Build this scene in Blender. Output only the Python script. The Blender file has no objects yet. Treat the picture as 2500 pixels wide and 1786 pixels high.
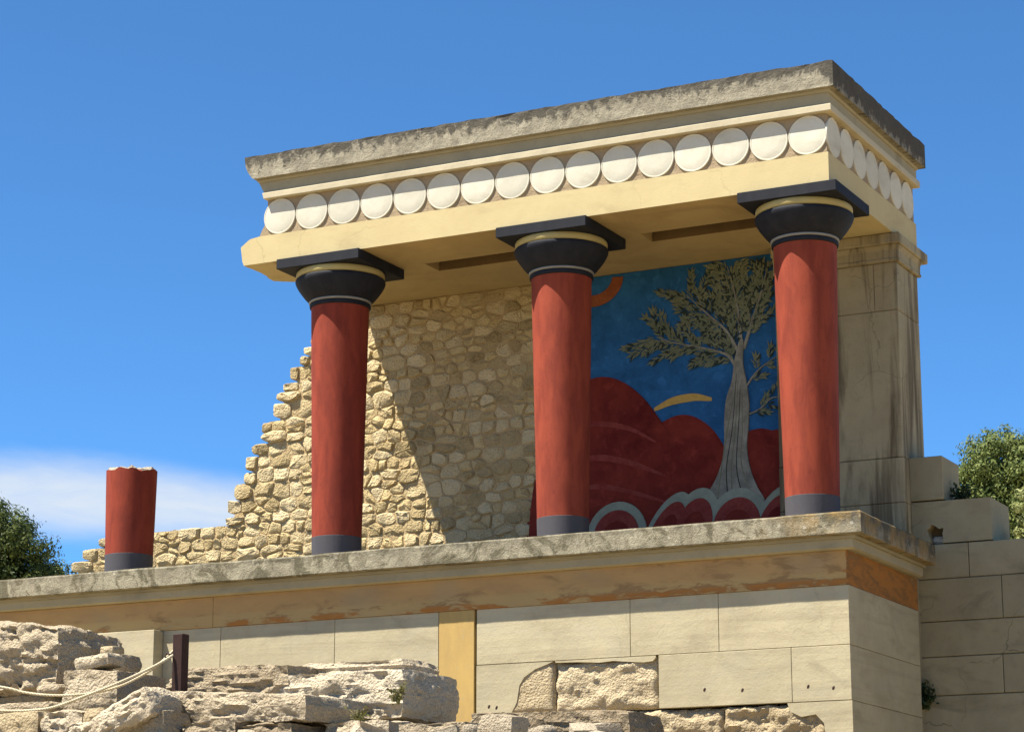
import bpy, bmesh, math, random
import numpy as np
from mathutils import Vector, Matrix, noise as mn

S = bpy.context.scene
COL = S.collection

# ------------------------------------------------------------------ camera, sky, sun, exposure
CR = Vector((0.89302946, 0.44999651, -0.00123889))
CU = Vector((0.10368442, -0.20308377, 0.97365626))
CF = Vector((-0.43789032, 0.86963218, 0.22801742))
cam = bpy.data.cameras.new('camera')
cam.lens, cam.sensor_width, cam.sensor_fit = 85.98, 36.0, 'HORIZONTAL'
cam.clip_end = 3000
camo = bpy.data.objects.new('camera', cam)
COL.objects.link(camo)
m = Matrix((CR, CU, -CF)).transposed().to_4x4()
m.translation = Vector((6.2245, -18.0743, -3.2159))
camo.matrix_world = m
S.camera = camo

SUN_TO = Vector((-1.04, -1.0, 2.72)).normalized()
SUN_EL = math.asin(SUN_TO.z)
SUN_ROT = math.atan2(SUN_TO.x, SUN_TO.y) % (2 * math.pi)
EXPOSURE = 1.45
SKY_STRENGTH = 0.0926
SUN_STRENGTH = 5.0

S.view_settings.view_transform = 'Standard'
S.view_settings.look = 'None'
S.view_settings.exposure = EXPOSURE
S.view_settings.gamma = 1.0
S.view_settings.use_curve_mapping = False
S.cycles.max_bounces = 8
S.cycles.diffuse_bounces = 5

world = bpy.data.worlds.new("World")
S.world = world
world.use_nodes = True


class NT:
    """small helper to write node trees"""
    def __init__(self, tree):
        self.t = tree

    def n(self, typ, **kw):
        nd = self.t.nodes.new(typ)
        for k, v in kw.items():
            setattr(nd, k, v)
        return nd

    def put(self, sock, v):
        if hasattr(v, 'is_linked') or hasattr(v, 'links'):
            self.t.links.new(v, sock)
        elif isinstance(v, (tuple, list)) and len(v) == 3 and sock.type == 'RGBA':
            sock.default_value = (*v, 1)
        else:
            sock.default_value = v

    def noise(self, vec, scale, detail=4, rough=.55, dist=0.0):
        nd = self.n('ShaderNodeTexNoise')
        self.put(nd.inputs['Vector'], vec)
        nd.inputs['Scale'].default_value = scale
        nd.inputs['Detail'].default_value = detail
        nd.inputs['Roughness'].default_value = rough
        nd.inputs['Distortion'].default_value = dist
        return nd.outputs['Fac']

    def voro(self, vec, scale, feature='F1', rand=1.0):
        nd = self.n('ShaderNodeTexVoronoi', feature=feature)
        self.put(nd.inputs['Vector'], vec)
        nd.inputs['Scale'].default_value = scale
        nd.inputs['Randomness'].default_value = rand
        return nd.outputs['Distance']

    def scale(self, vec, s, off=(0, 0, 0)):
        nd = self.n('ShaderNodeMapping')
        self.put(nd.inputs['Vector'], vec)
        nd.inputs['Scale'].default_value = s
        nd.inputs['Location'].default_value = off
        return nd.outputs[0]

    def math(self, op, a, b=0.0, clamp=False):
        nd = self.n('ShaderNodeMath', operation=op)
        nd.use_clamp = clamp
        self.put(nd.inputs[0], a)
        self.put(nd.inputs[1], b)
        return nd.outputs[0]

    def step(self, v, lo, hi):
        nd = self.n('ShaderNodeMapRange', interpolation_type='SMOOTHSTEP')
        self.put(nd.inputs['Value'], v)
        nd.inputs['From Min'].default_value = lo
        nd.inputs['From Max'].default_value = hi
        return nd.outputs['Result']

    def ramp(self, fac, stops):
        nd = self.n('ShaderNodeValToRGB')
        cr = nd.color_ramp
        while len(cr.elements) < len(stops):
            cr.elements.new(.5)
        for e, (p, c) in zip(cr.elements, stops):
            e.position = p
            e.color = (*c, 1)
        self.put(nd.inputs[0], fac)
        return nd.outputs['Color']

    def mix(self, fac, a, b, mode='MIX'):
        nd = self.n('ShaderNodeMix', data_type='RGBA', blend_type=mode)
        self.put(nd.inputs[0], fac)
        self.put(nd.inputs[6], a)
        self.put(nd.inputs[7], b)
        return nd.outputs[2]

    def xyz(self, vec):
        nd = self.n('ShaderNodeSeparateXYZ')
        self.put(nd.inputs[0], vec)
        return nd.outputs


wt = NT(world.node_tree)
bg = world.node_tree.nodes['Background']
sky = wt.n('ShaderNodeTexSky', sky_type='NISHITA')
sky.sun_disc = False
sky.sun_elevation = SUN_EL
sky.sun_rotation = SUN_ROT
sky.altitude = 200
sky.air_density = 0.5
sky.dust_density = 0.1
sky.ozone_density = 10.0
dirv = wt.n('ShaderNodeTexCoord').outputs['Generated']
dx, dy, dz = wt.xyz(dirv)
# thin bands of high cloud low over the horizon
az = wt.math('ARCTAN2', dx, dy)
wave = wt.math('COSINE', wt.math('MULTIPLY', wt.math('ADD', az, math.radians(41)), 3.0))
warp = wt.noise(wt.scale(dirv, (3, 3, 9)), 2.2, 5, .6, .3)
elv = wt.math('ADD', dz, wt.math('MULTIPLY', wt.math('SUBTRACT', warp, .5), .03))
elv = wt.math('SUBTRACT', elv, wt.math('MULTIPLY', wt.math('SUBTRACT', wave, .9), .10))
band = wt.math('MULTIPLY', wt.step(elv, .146, .163), wt.math('SUBTRACT', 1.0, wt.step(elv, .166, .183)))
wisp = wt.step(wt.noise(wt.scale(dirv, (6, 6, 26)), 3.0, 6, .6, .5), .25, .7)
cl = wt.math('MULTIPLY', band, wt.step(wave, .3, .97))
cl = wt.math('MULTIPLY', cl, wt.math('ADD', .72, wt.math('MULTIPLY', wisp, .28)))
skyblue = wt.mix(1.0, sky.outputs[0], (.68, .985, .975), 'MULTIPLY')
skycol = wt.mix(wt.math('MULTIPLY', cl, .95), skyblue, (3.0, 3.3, 3.65))
wt.put(bg.inputs['Color'], skycol)
bg.inputs['Strength'].default_value = SKY_STRENGTH

sun = bpy.data.lights.new('sun', 'SUN')
sun.energy = SUN_STRENGTH
sun.angle = math.radians(.5)
sun.color = (1.0, .93, .80)
suno = bpy.data.objects.new('sun', sun)
COL.objects.link(suno)
suno.rotation_euler = (-SUN_TO).to_track_quat('-Z', 'Y').to_euler()
suno.location = SUN_TO * 60


# ------------------------------------------------------------------ materials
def new_mat(name, rough=.9, spec=.25):
    mt = bpy.data.materials.new(name)
    mt.use_nodes = True
    t = NT(mt.node_tree)
    b = mt.node_tree.nodes['Principled BSDF']
    b.inputs['Roughness'].default_value = rough
    b.inputs['Specular IOR Level'].default_value = spec * .6
    t.b = b
    t.pos = t.n('ShaderNodeNewGeometry').outputs['Position']
    t.rnd = t.n('ShaderNodeObjectInfo').outputs['Random']
    return mt, t


def finish(t, col, height=None, strength=.5, dist=.02):
    t.put(t.b.inputs['Base Color'], t.mix(1.0, col, (.79, .79, .785), 'MULTIPLY'))   # every base colour scaled down evenly to offset the raised exposure
    if height is not None:
        bp = t.n('ShaderNodeBump')
        bp.inputs['Strength'].default_value = strength
        bp.inputs['Distance'].default_value = dist
        t.put(bp.inputs['Height'], height)
        t.put(t.b.inputs['Normal'], bp.outputs[0])


def tone(t, col, amount=.12):
    """each object a little lighter or darker than the next"""
    v = t.math('ADD', 1 - amount / 2, t.math('MULTIPLY', t.rnd, amount))
    cmb = t.n('ShaderNodeCombineXYZ')
    for i in range(3):
        t.put(cmb.inputs[i], v)
    return t.mix(1.0, col, cmb.outputs[0], 'MULTIPLY')


def mat_plaster(name, a, b, stain, amt=.5, streak=False, scale=1.0, bump=.35, tone_amt=.1, boards=False, crack=0.0):
    mt, t = new_mat(name)
    n1 = t.noise(t.pos, 2.3 * scale, 6, .6, .4)
    n2 = t.noise(t.pos, 14 * scale, 6, .65)
    col = t.mix(t.step(n1, .35, .68), a, b)
    vec = t.scale(t.pos, (5, 5, .45)) if streak else t.scale(t.pos, (1.3, 1.3, 3.2))
    n3 = t.noise(vec, 1.1, 5, .6, .6)
    col = t.mix(t.math('MULTIPLY', t.step(n3, *((.47, .66) if streak else (.52, .74))), amt), col, stain)
    col = t.mix(t.math('MULTIPLY', t.step(n2, .5, .75), .22), col, stain)
    if boards:
        n4 = t.noise(t.scale(t.pos, (.7, .7, 11)), 1.0, 6, .62, .35)
        col = t.mix(t.math('MULTIPLY', t.step(n4, .46, .66), .30), col, stain)
        n6 = t.noise(t.scale(t.pos, (1, 1, 1.5), (3.3, 1.7, 5.1)), 1.7, 5, .6, .7)
        col = t.mix(t.math('MULTIPLY', t.step(n6, .47, .66), .35), col, (.44, .405, .30))
    if crack:
        jit = t.n('ShaderNodeVectorMath', operation='ADD')
        t.put(jit.inputs[0], t.pos)
        nn = t.n('ShaderNodeTexNoise')
        t.put(nn.inputs['Vector'], t.pos)
        nn.inputs['Scale'].default_value = 3.0
        nn.inputs['Detail'].default_value = 6
        sc = t.n('ShaderNodeVectorMath', operation='SCALE')
        t.put(sc.inputs[0], nn.outputs['Color'])
        sc.inputs['Scale'].default_value = .45
        t.put(jit.inputs[1], sc.outputs[0])
        ve = t.voro(jit.outputs[0], 1.25, 'DISTANCE_TO_EDGE')
        line = t.math('SUBTRACT', 1.0, t.step(ve, .002, .009))
        line = t.math('MULTIPLY', line, t.step(t.noise(t.scale(t.pos, (1, 1, 1), (7, 3, 1)), .9, 3), .47, .6))
        col = t.mix(t.math('MULTIPLY', line, crack), col, tuple(q * .35 for q in stain))
    col = tone(t, col, tone_amt)
    h = t.math('ADD', t.math('MULTIPLY', n2, .6), t.math('MULTIPLY', t.noise(t.pos, 60, 3, .6), .4))
    if boards:
        h = t.math('ADD', h, t.math('MULTIPLY', n4, .5))
    finish(t, col, h, bump, .012)
    return mt


def mat_rock(name, stops, scale=1.0, bump=.9, dark=(.13, .10, .075), dark_amt=.6, island=False, dist=.03):
    mt, t = new_mat(name, .95, .15)
    pos = t.pos
    n1 = t.noise(pos, 3.0 * scale, 7, .62, .5)
    n2 = t.noise(pos, 17 * scale, 8, .68, .3)
    rr = t.n('ShaderNodeNewGeometry').outputs['Random Per Island'] if island else t.rnd
    f = t.math('ADD', t.math('MULTIPLY', rr, .55), t.math('MULTIPLY', n1, .6))
    f = t.math('SUBTRACT', f, .08)
    col = t.ramp(f, stops)
    col = tone(t, col, .18) if not island else col
    pits = t.step(n2, .56, .76)
    col = t.mix(t.math('MULTIPLY', pits, dark_amt), col, dark)
    v = t.voro(pos, 34 * scale)
    h = t.math('ADD', t.math('MULTIPLY', n2, 1.0), t.math('MULTIPLY', v, .35))
    h = t.math('ADD', h, t.math('MULTIPLY', n1, .6))
    finish(t, col, h, bump, dist)
    return mt


def mat_paint(name, a, b, chip, chip_amt=.3, rough=.75, scale=1.0, bump=.2, streak=True):
    mt, t = new_mat(name, rough, .3)
    vec = t.scale(t.pos, (3, 3, .7)) if streak else t.pos
    n1 = t.noise(vec, 3.5 * scale, 6, .62, .3)
    n2 = t.noise(t.pos, 22 * scale, 7, .66)
    col = t.mix(t.step(n1, .32, .7), a, b)
    col = t.mix(t.math('MULTIPLY', t.step(n2, .58, .72), chip_amt), col, chip)
    finish(t, col, t.math('ADD', n2, t.math('MULTIPLY', t.noise(t.pos, 90, 3), .5)), bump, .006)
    return mt


MAT = {}
MAT['ashlar'] = mat_plaster('ashlar_plaster', (.52, .455, .30), (.45, .39, .255), (.29, .24, .155), .55, boards=True, crack=.14)
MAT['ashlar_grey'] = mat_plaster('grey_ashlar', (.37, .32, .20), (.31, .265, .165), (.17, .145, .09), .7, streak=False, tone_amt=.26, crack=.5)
MAT['pier'] = mat_plaster('pier_concrete', (.41, .35, .22), (.35, .295, .185), (.13, .10, .06), .95, streak=True, crack=.3)
MAT['cream'] = mat_plaster('cream_paint', (.60, .50, .275), (.565, .465, .255), (.44, .35, .19), .5, scale=.8, bump=.2, tone_amt=.04, crack=.22)
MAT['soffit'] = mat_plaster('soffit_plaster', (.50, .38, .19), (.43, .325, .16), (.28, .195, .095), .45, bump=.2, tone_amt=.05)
MAT['fascia'] = mat_plaster('fascia_plaster', (.42, .37, .25), (.37, .33, .225), (.22, .195, .14), .55, bump=.25, tone_amt=.05)
MAT['fillet'] = mat_plaster('fillet_plaster', (.58, .51, .36), (.53, .47, .33), (.36, .31, .22), .4, bump=.2, tone_amt=.03)
MAT['frieze'] = mat_plaster('frieze_ground', (.40, .31, .20), (.35, .27, .175), (.24, .18, .115), .6, scale=2, bump=.9, tone_amt=.03)
MAT['disc'] = mat_plaster('white_plaster', (.68, .65, .54), (.63, .60, .49), (.46, .41, .29), .6, scale=1.6, bump=.15, tone_amt=.16)
MAT['ochre'] = mat_paint('ochre_paint', (.55, .37, .125), (.47, .32, .12), (.42, .36, .22), .5)
MAT['red'] = mat_paint('red_paint', (.295, .050, .026), (.20, .033, .019), (.115, .021, .015), .5, .8)
MAT['red_lighter'] = mat_paint('lighter_red_paint', (.32, .060, .030), (.22, .038, .021), (.125, .023, .017), .5, .8)  # slightly lighter red for the middle and right columns
MAT['black'] = mat_paint('black_paint', (.014, .016, .023), (.021, .023, .031), (.06, .058, .06), .25, .75)
MAT['grey_base'] = mat_paint('grey_base_paint', (.088, .083, .092), (.075, .072, .082), (.14, .125, .12), .3, .7)
MAT['yellow_ring'] = mat_paint('pale_yellow_paint', (.50, .41, .17), (.45, .36, .15), (.33, .26, .11), .35, .7, streak=False)
MAT['white_ring'] = mat_paint('white_ring_paint', (.30, .29, .27), (.24, .235, .215), (.2, .2, .18), .3, .6)
MAT['fracture'] = mat_rock('broken_concrete', [(.2, (.30, .25, .18)), (.8, (.62, .56, .45))], 2)
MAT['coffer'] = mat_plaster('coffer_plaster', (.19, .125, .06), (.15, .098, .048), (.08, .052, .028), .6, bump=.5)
MAT['mortar'] = mat_rock('mortar', [(.2, (.40, .29, .15)), (.8, (.51, .385, .215))], 2, .6, (.20, .145, .08), .5)
MAT['stone'] = mat_rock('rubble_stone', [(.08, (.26, .205, .125)), (.2, (.47, .36, .185)), (.5, (.64, .515, .30)), (.95, (.73, .61, .385))], 1.6, 1.0, (.24, .165, .085), .6)
MAT['stone_many'] = mat_rock('rubble_small_stone', [(.1, (.35, .27, .15)), (.4, (.59, .46, .24)), (.95, (.69, .56, .32))], 1.6, .8, (.24, .175, .10), .55, True)
MAT['boulder'] = mat_rock('weathered_limestone', [(.1, (.29, .22, .14)), (.4, (.49, .40, .275)), (.75, (.64, .545, .40)), (.95, (.70, .62, .49))], 1.5, 1.0, (.10, .065, .038), .75, dist=.045)
MAT['tan_rock'] = mat_rock('eroded_tan_stone', [(.1, (.40, .31, .19)), (.5, (.50, .40, .25)), (.9, (.58, .48, .32))], 1.6, 1.0, (.26, .19, .11), .5, dist=.03)
MAT['pebbles'] = mat_rock('rubble_fill', [(.1, (.26, .21, .15)), (.5, (.44, .37, .27)), (.95, (.58, .51, .39))], 2, .9, (.13, .10, .07), .6, True)


def mat_slab(name, zlo, zhi, lichen):
    """grey concrete that rain has blackened along its upper edge"""
    mt, t = new_mat(name, .95, .15)
    x, y, z = t.xyz(t.pos)
    n1 = t.noise(t.pos, 5.2, 6, .65, .9)
    n2 = t.noise(t.pos, 15, 8, .72, .6)
    nst = t.noise(t.scale(t.pos, (7, 7, 1.3)), 1.3, 5, .65, .4)
    col = t.mix(t.step(n1, .35, .65), (.29, .262, .20), (.41, .375, .285))
    col = t.mix(t.math('MULTIPLY', t.step(n2, .5, .7), .5), col, (.22, .18, .125))
    hgt = t.n('ShaderNodeMapRange')
    t.put(hgt.inputs[0], z)
    hgt.inputs[1].default_value, hgt.inputs[2].default_value = zlo, zhi
    side = t.step(x, -.06, .09)                       # the short side is darker over its whole height
    k = t.math('ADD', hgt.outputs[0], t.math('MULTIPLY', t.math('SUBTRACT', nst, .5), .9))
    k = t.math('ADD', k, t.math('MULTIPLY', t.math('SUBTRACT', n2, .5), 1.7))
    k = t.math('ADD', k, t.math('MULTIPLY', t.math('SUBTRACT', n1, .5), 1.3))
    k = t.math('ADD', k, t.math('MULTIPLY', side, .55))
    blk = t.step(k, .42 if not lichen else .62, .80 if not lichen else 1.35)
    col = t.mix(t.math('MULTIPLY', blk, .85), col, (.068, .063, .055))
    if lichen:
        col = t.mix(1.0, col, (.98, .97, .92), 'MULTIPLY')
        v = t.voro(t.pos, 11)
        sp = t.math('MULTIPLY', t.math('SUBTRACT', 1.0, t.step(v, .13, .2)), t.step(t.noise(t.pos, 1.7, 3), .42, .6))
        col = t.mix(t.math('MULTIPLY', sp, .7), col, (.60, .56, .46))
        n5 = t.noise(t.pos, 3.6, 8, .72, 1.2)
        col = t.mix(t.math('MULTIPLY', t.step(n5, .47, .58), .85), col, (.125, .11, .07))
        n7 = t.noise(t.scale(t.pos, (6, 6, 1.2)), 1.6, 6, .7, .5)
        col = t.mix(t.math('MULTIPLY', t.step(n7, .52, .7), .6), col, (.17, .145, .095))
        col = t.mix(t.math('MULTIPLY', t.step(n2, .55, .68), .5), col, (.47, .42, .31))
        org = t.math('MULTIPLY', t.step(x, -.9, .1), t.step(t.noise(t.pos, 4, 5, .6), .38, .62))
        col = t.mix(t.math('MULTIPLY', org, .6), col, (.42, .27, .10))
    h = t.math('ADD', n2, t.math('MULTIPLY', t.noise(t.pos, 70, 4, .7), .45))
    finish(t, col, h, .8, .02)
    return mt


MAT['roof_slab'] = mat_slab('roof_slab_concrete', 3.53, 3.745, False)
MAT['ledge'] = mat_slab('ledge_concrete', -.17, 0.0, True)


def mat_band():
    """orange paint worn off in ragged patches, best kept near the corner"""
    mt, t = new_mat('orange_band_paint', .9, .2)
    x, y, z = t.xyz(t.pos)
    n1 = t.noise(t.scale(t.pos, (1.2, 1.2, 3)), 1.6, 6, .62, .5)
    n2 = t.noise(t.scale(t.pos, (2.2, 2.2, 7)), 1.5, 7, .66, .4)
    base = t.mix(t.step(n1, .35, .65), (.52, .325, .135), (.45, .28, .125))
    base = t.mix(t.math('MULTIPLY', t.step(t.noise(t.pos, 1.1, 4), .5, .7), .4), base, (.36, .31, .20))
    low = t.n('ShaderNodeMapRange')
    t.put(low.inputs[0], z)
    low.inputs[1].default_value, low.inputs[2].default_value = -.36, -.52
    k = t.math('ADD', t.math('MULTIPLY', n2, 1.25), t.math('MULTIPLY', low.outputs[0], .18))
    k = t.math('ADD', k, t.math('MULTIPLY', t.step(x, -3.5, .05), .10))
    k = t.math('ADD', k, t.math('MULTIPLY', t.step(x, .06, .075), .25))
    paint = t.mix(t.math('MAXIMUM', t.step(x, .0, .075), t.step(low.outputs[0], .75, .95)), (.31, .195, .09), (.43, .17, .038))
    paint = t.mix(t.step(n2, .40, .60), (.24, .115, .04), paint)
    col = t.mix(t.math('MULTIPLY', t.step(k, .70, .93), .9), base, paint)
    yel = t.math('MULTIPLY', t.step(low.outputs[0], .35, .6), t.math('SUBTRACT', 1, t.step(k, .78, .86)))
    col = t.mix(t.math('MULTIPLY', yel, .6), col, (.52, .37, .16))
    finish(t, col, n2, .35, .012)
    return mt


MAT['band'] = mat_band()


def mat_simple(name, a, b, scale, rough=.85, bump=.3, spec=.2):
    mt, t = new_mat(name, rough, spec)
    n1 = t.noise(t.pos, scale, 6, .65, .3)
    col = t.mix(t.step(n1, .3, .7), a, b)
    n2 = t.noise(t.pos, scale * 4.5, 8, .7, .4)
    col = t.mix(t.math('MULTIPLY', t.step(n2, .52, .7), .35), col, tuple(min(.8, q * 1.7 + .01) for q in b))
    col = t.mix(t.math('MULTIPLY', t.step(n2, .48, .3), .35), col, tuple(q * .5 for q in a))
    finish(t, col, t.noise(t.pos, scale * 5, 4, .6), bump, .008)
    return mt


MAT['mural_blue'] = mat_simple('mural_blue', (.017, .095, .25), (.03, .15, .38), 2.4, .8)
MAT['mural_red'] = mat_simple('mural_red', (.125, .013, .012), (.23, .034, .022), 2.2, .8)
MAT['mural_red_light'] = mat_simple('mural_light_red', (.21, .032, .026), (.28, .06, .048), 9, .8)
MAT['mural_pale'] = mat_simple('mural_pale_green', (.33, .36, .28), (.26, .29, .23), 5, .8)
MAT['mural_trunk'] = mat_simple('mural_trunk', (.33, .32, .27), (.17, .165, .14), 7, .8)
MAT['mural_leaf'] = mat_simple('mural_leaf', (.135, .16, .105), (.205, .22, .145), 6, .8)
MAT['mural_leaf_dark'] = mat_simple('mural_dark_leaf', (.025, .04, .035), (.045, .055, .045), 6, .8)
MAT['mural_orange'] = mat_simple('mural_orange', (.26, .075, .03), (.31, .10, .04), 6, .8)
MAT['mural_ochre'] = mat_simple('mural_ochre', (.60, .40, .12), (.52, .33, .09), 6, .8)
MAT['iron'] = mat_simple('rusty_iron', (.035, .02, .018), (.055, .028, .022), 30, .6, .4)
MAT['bark'] = mat_simple('bark', (.10, .075, .05), (.16, .12, .085), 9, .95, 1)
MAT['stem'] = mat_simple('weed_stem', (.14, .15, .05), (.2, .17, .08), 9)


def mat_rope():
    mt, t = new_mat('cream_rope', .9, .1)
    x, y, z = t.xyz(t.pos)
    w = t.math('SINE', t.math('MULTIPLY', t.math('ADD', x, t.math('MULTIPLY', z, 1.2)), 260))
    col = t.mix(t.step(w, -.6, .6), (.50, .43, .29), (.66, .59, .43))
    col = t.mix(t.math('MULTIPLY', t.step(t.noise(t.pos, 9, 4), .5, .7), .4), col, (.42, .34, .20))
    finish(t, col, w, .5, .004)
    return mt


MAT['rope'] = mat_rope()


def mat_leaf(name, cols, trans=.25):
    mt, t = new_mat(name, .6, .3)
    isl = t.n('ShaderNodeNewGeometry').outputs['Random Per Island']
    f = t.math('ADD', t.math('MULTIPLY', isl, .6), t.math('MULTIPLY', t.noise(t.pos, 1.6, 4), .45))
    col = t.ramp(f, cols)
    t.put(t.b.inputs['Base Color'], col)
    tr = t.n('ShaderNodeBsdfTranslucent')
    t.put(tr.inputs[0], col)
    mx = t.n('ShaderNodeMixShader')
    mx.inputs[0].default_value = trans
    out = mt.node_tree.nodes['Material Output']
    t.t.links.new(t.b.outputs[0], mx.inputs[1])
    t.t.links.new(tr.outputs[0], mx.inputs[2])
    t.t.links.new(mx.outputs[0], out.inputs[0])
    return mt


MAT['leaf_dark'] = mat_leaf('dark_evergreen_leaf', [(.1, (.020, .035, .010)), (.5, (.05, .072, .016)), (.95, (.12, .14, .028))])
MAT['leaf_pine'] = mat_leaf('olive_green_leaf', [(.1, (.04, .07, .020)), (.5, (.105, .14, .036)), (.95, (.20, .22, .06))])
MAT['leaf_pale'] = mat_leaf('pale_green_leaf', [(.1, (.12, .15, .05)), (.5, (.21, .23, .08)), (.95, (.32, .33, .13))])
MAT['leaf_weed'] = mat_leaf('weed_leaf', [(.1, (.018, .035, .016)), (.95, (.05, .075, .03))])
MAT['leaf_moss'] = mat_leaf('grass_leaf', [(.1, (.08, .085, .025)), (.95, (.20, .18, .06))])


def mat_ground():
    mt, t = new_mat('dry_earth', .95, .1)
    n1 = t.noise(t.pos, .35, 6, .6, .3)
    n2 = t.noise(t.pos, 6, 8, .7)
    col = t.mix(t.step(n1, .35, .65), (.35, .265, .14), (.40, .305, .165))
    col = t.mix(t.math('MULTIPLY', t.step(n2, .5, .7), .5), col, (.25, .18, .095))
    finish(t, col, n2, .8, .05)
    return mt


MAT['ground'] = mat_ground()


# ------------------------------------------------------------------ mesh helpers
def link(name, me, mat, parent=None, kind=None):
    o = bpy.data.objects.new(name, me)
    COL.objects.link(o)
    if mat is not None and not me.materials:
        me.materials.append(MAT[mat] if isinstance(mat, str) else mat)
    if parent is not None:
        o.parent = parent
        o.matrix_parent_inverse = Matrix.Translation(-parent.location)
    if kind:
        o['kind'] = kind
    return o


def obj(name, vf, mat, parent=None, smooth=False, sharp=None, kind=None):
    v, f = vf
    me = bpy.data.meshes.new(name)
    me.from_pydata([tuple(p) for p in v], [], [tuple(q) for q in f])
    me.validate()
    bm = bmesh.new()
    bm.from_mesh(me)
    bmesh.ops.recalc_face_normals(bm, faces=bm.faces)
    bm.to_mesh(me)
    bm.free()
    if smooth:
        me.shade_smooth()
        if sharp:
            me.set_sharp_from_angle(angle=math.radians(sharp))
    return link(name, me, mat, parent, kind)


def tag(o, label, cat, group=None):
    o['label'] = label
    o['category'] = cat
    if group:
        o['group'] = group
    return o


def thing(name, label, cat, loc, group=None):
    o = bpy.data.objects.new(name, None)
    COL.objects.link(o)
    o.location = loc
    o.empty_display_size = .2
    return tag(o, label, cat, group)


def join(parts):
    V, F = [], []
    for v, f in parts:
        k = len(V)
        V += list(v)
        F += [tuple(i + k for i in q) for q in f]
    return V, F


def box(x0, x1, y0, y1, z0, z1, c=.004):
    """box with chamfered edges"""
    bm = bmesh.new()
    bmesh.ops.create_cube(bm, size=1)
    for v in bm.verts:
        v.co = Vector(((x0 + x1) / 2 + v.co.x * (x1 - x0), (y0 + y1) / 2 + v.co.y * (y1 - y0), (z0 + z1) / 2 + v.co.z * (z1 - z0)))
    if c > 0:
        bmesh.ops.bevel(bm, geom=bm.edges[:], offset=c, segments=1, affect='EDGES')
    bm.verts.index_update()
    r = ([v.co.copy() for v in bm.verts], [[v.index for v in f.verts] for f in bm.faces])
    bm.free()
    return r


def stack(rings):
    """rings with equal counts, bottom to top, closed with caps"""
    n = len(rings[0])
    V = [p for r in rings for p in r]
    F = []
    for k in range(len(rings) - 1):
        for i in range(n):
            j = (i + 1) % n
            F.append((k * n + i, k * n + j, (k + 1) * n + j, (k + 1) * n + i))
    F.append(tuple(range(n - 1, -1, -1)))
    F.append(tuple((len(rings) - 1) * n + i for i in range(n)))
    return V, F


def lathe(profile, n=48, cx=0, cy=0, jitter=0):
    rings = [[(cx + r * math.cos(2 * math.pi * i / n), cy + r * math.sin(2 * math.pi * i / n), z) for i in range(n)] for r, z in profile]
    return stack(rings)


def tube(pts, rad, n=8):
    pts = [Vector(p) for p in pts]
    rings = []
    up = Vector((0.13, 0.21, 1)).normalized()
    for i, p in enumerate(pts):
        t = (pts[min(i + 1, len(pts) - 1)] - pts[max(i - 1, 0)]).normalized()
        a = t.cross(up)
        if a.length < .05:
            a = t.cross(Vector((1, 0, 0)))
        a.normalize()
        b = t.cross(a)
        r = rad[i] if isinstance(rad, (list, tuple)) else rad
        rings.append([p + (a * math.cos(2 * math.pi * k / n) + b * math.sin(2 * math.pi * k / n)) * r for k in range(n)])
    return stack(rings)


def prism(poly, y0, y1, inset=0.0):
    """polygon in x, z pushed from y1 (back) to y0 (front)"""
    cx = sum(p[0] for p in poly) / len(poly)
    cz = sum(p[1] for p in poly) / len(poly)
    r0 = [(x, y1, z) for x, z in poly]
    r1 = [(x, y0 + (y1 - y0) * .3, z) for x, z in poly]
    k = 1 - inset
    r2 = [(cx + (x - cx) * k, y0, cz + (z - cz) * k) for x, z in poly]
    return stack([r0, r1, r2] if inset else [r0, r2])


def smooth_poly(pts, closed=True, sub=4):
    """Catmull-Rom through 2-D points"""
    out = []
    n = len(pts)
    rng = range(n) if closed else range(n - 1)
    for i in rng:
        def g(k):
            return pts[k % n] if closed else pts[max(0, min(n - 1, k))]
        p0, p1, p2, p3 = g(i - 1), g(i), g(i + 1), g(i + 2)
        for s in range(sub):
            t = s / sub
            out.append(tuple(.5 * (2 * p1[a] + (p2[a] - p0[a]) * t + (2 * p0[a] - 5 * p1[a] + 4 * p2[a] - p3[a]) * t * t + (3 * p1[a] - p0[a] - 3 * p2[a] + p3[a]) * t ** 3) for a in range(len(p1))))
    if not closed:
        out.append(tuple(pts[-1]))
    return out


def nz(x, y, z, s=1.0, o=3):
    return mn.fractal(Vector((x, y, z)) * s, .9, 2.0, o)


def lerp_tab(tab, v):
    if v <= tab[0][0]:
        return tab[0][1]
    for (a, fa), (b, fb) in zip(tab, tab[1:]):
        if v <= b:
            return fa + (fb - fa) * (v - a) / (b - a)
    return tab[-1][1]


# ------------------------------------------------------------------ ground
def build_ground():
    xs = sorted(set([-900, -400, -200, -100, -60] + [round(-40 + i * 1.0, 2) for i in range(81)] + [60, 100, 200, 400, 900]))
    ys = sorted(set([-900, -400, -200, -100, -60] + [round(-40 + i * .75, 2) for i in range(121)] + [60, 100, 200, 400, 900]))

    def hgt(x, y):
        def ss(a, b, v):
            u = max(0, min(1, (v - a) / (b - a)))
            return u * u * (3 - 2 * u)
        z = -4.83 + 2.62 * ss(-13.5, -6.0, y) - 6 * ss(70, 400, y)
        z = -4.83 + (z + 4.83) * (1 - ss(-.3, 2.5, x) * (1 - ss(6, 20, y)))
        return z + .08 * nz(x, y, 0, .5) + .03 * nz(x, y, 5, 2.1)
    V = [(x, y, hgt(x, y)) for y in ys for x in xs]
    w = len(xs)
    F = [(j * w + i, j * w + i + 1, (j + 1) * w + i + 1, (j + 1) * w + i) for j in range(len(ys) - 1) for i in range(w - 1)]
    return obj('ground', (V, F), 'ground', smooth=True, kind='structure')


build_ground()

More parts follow.
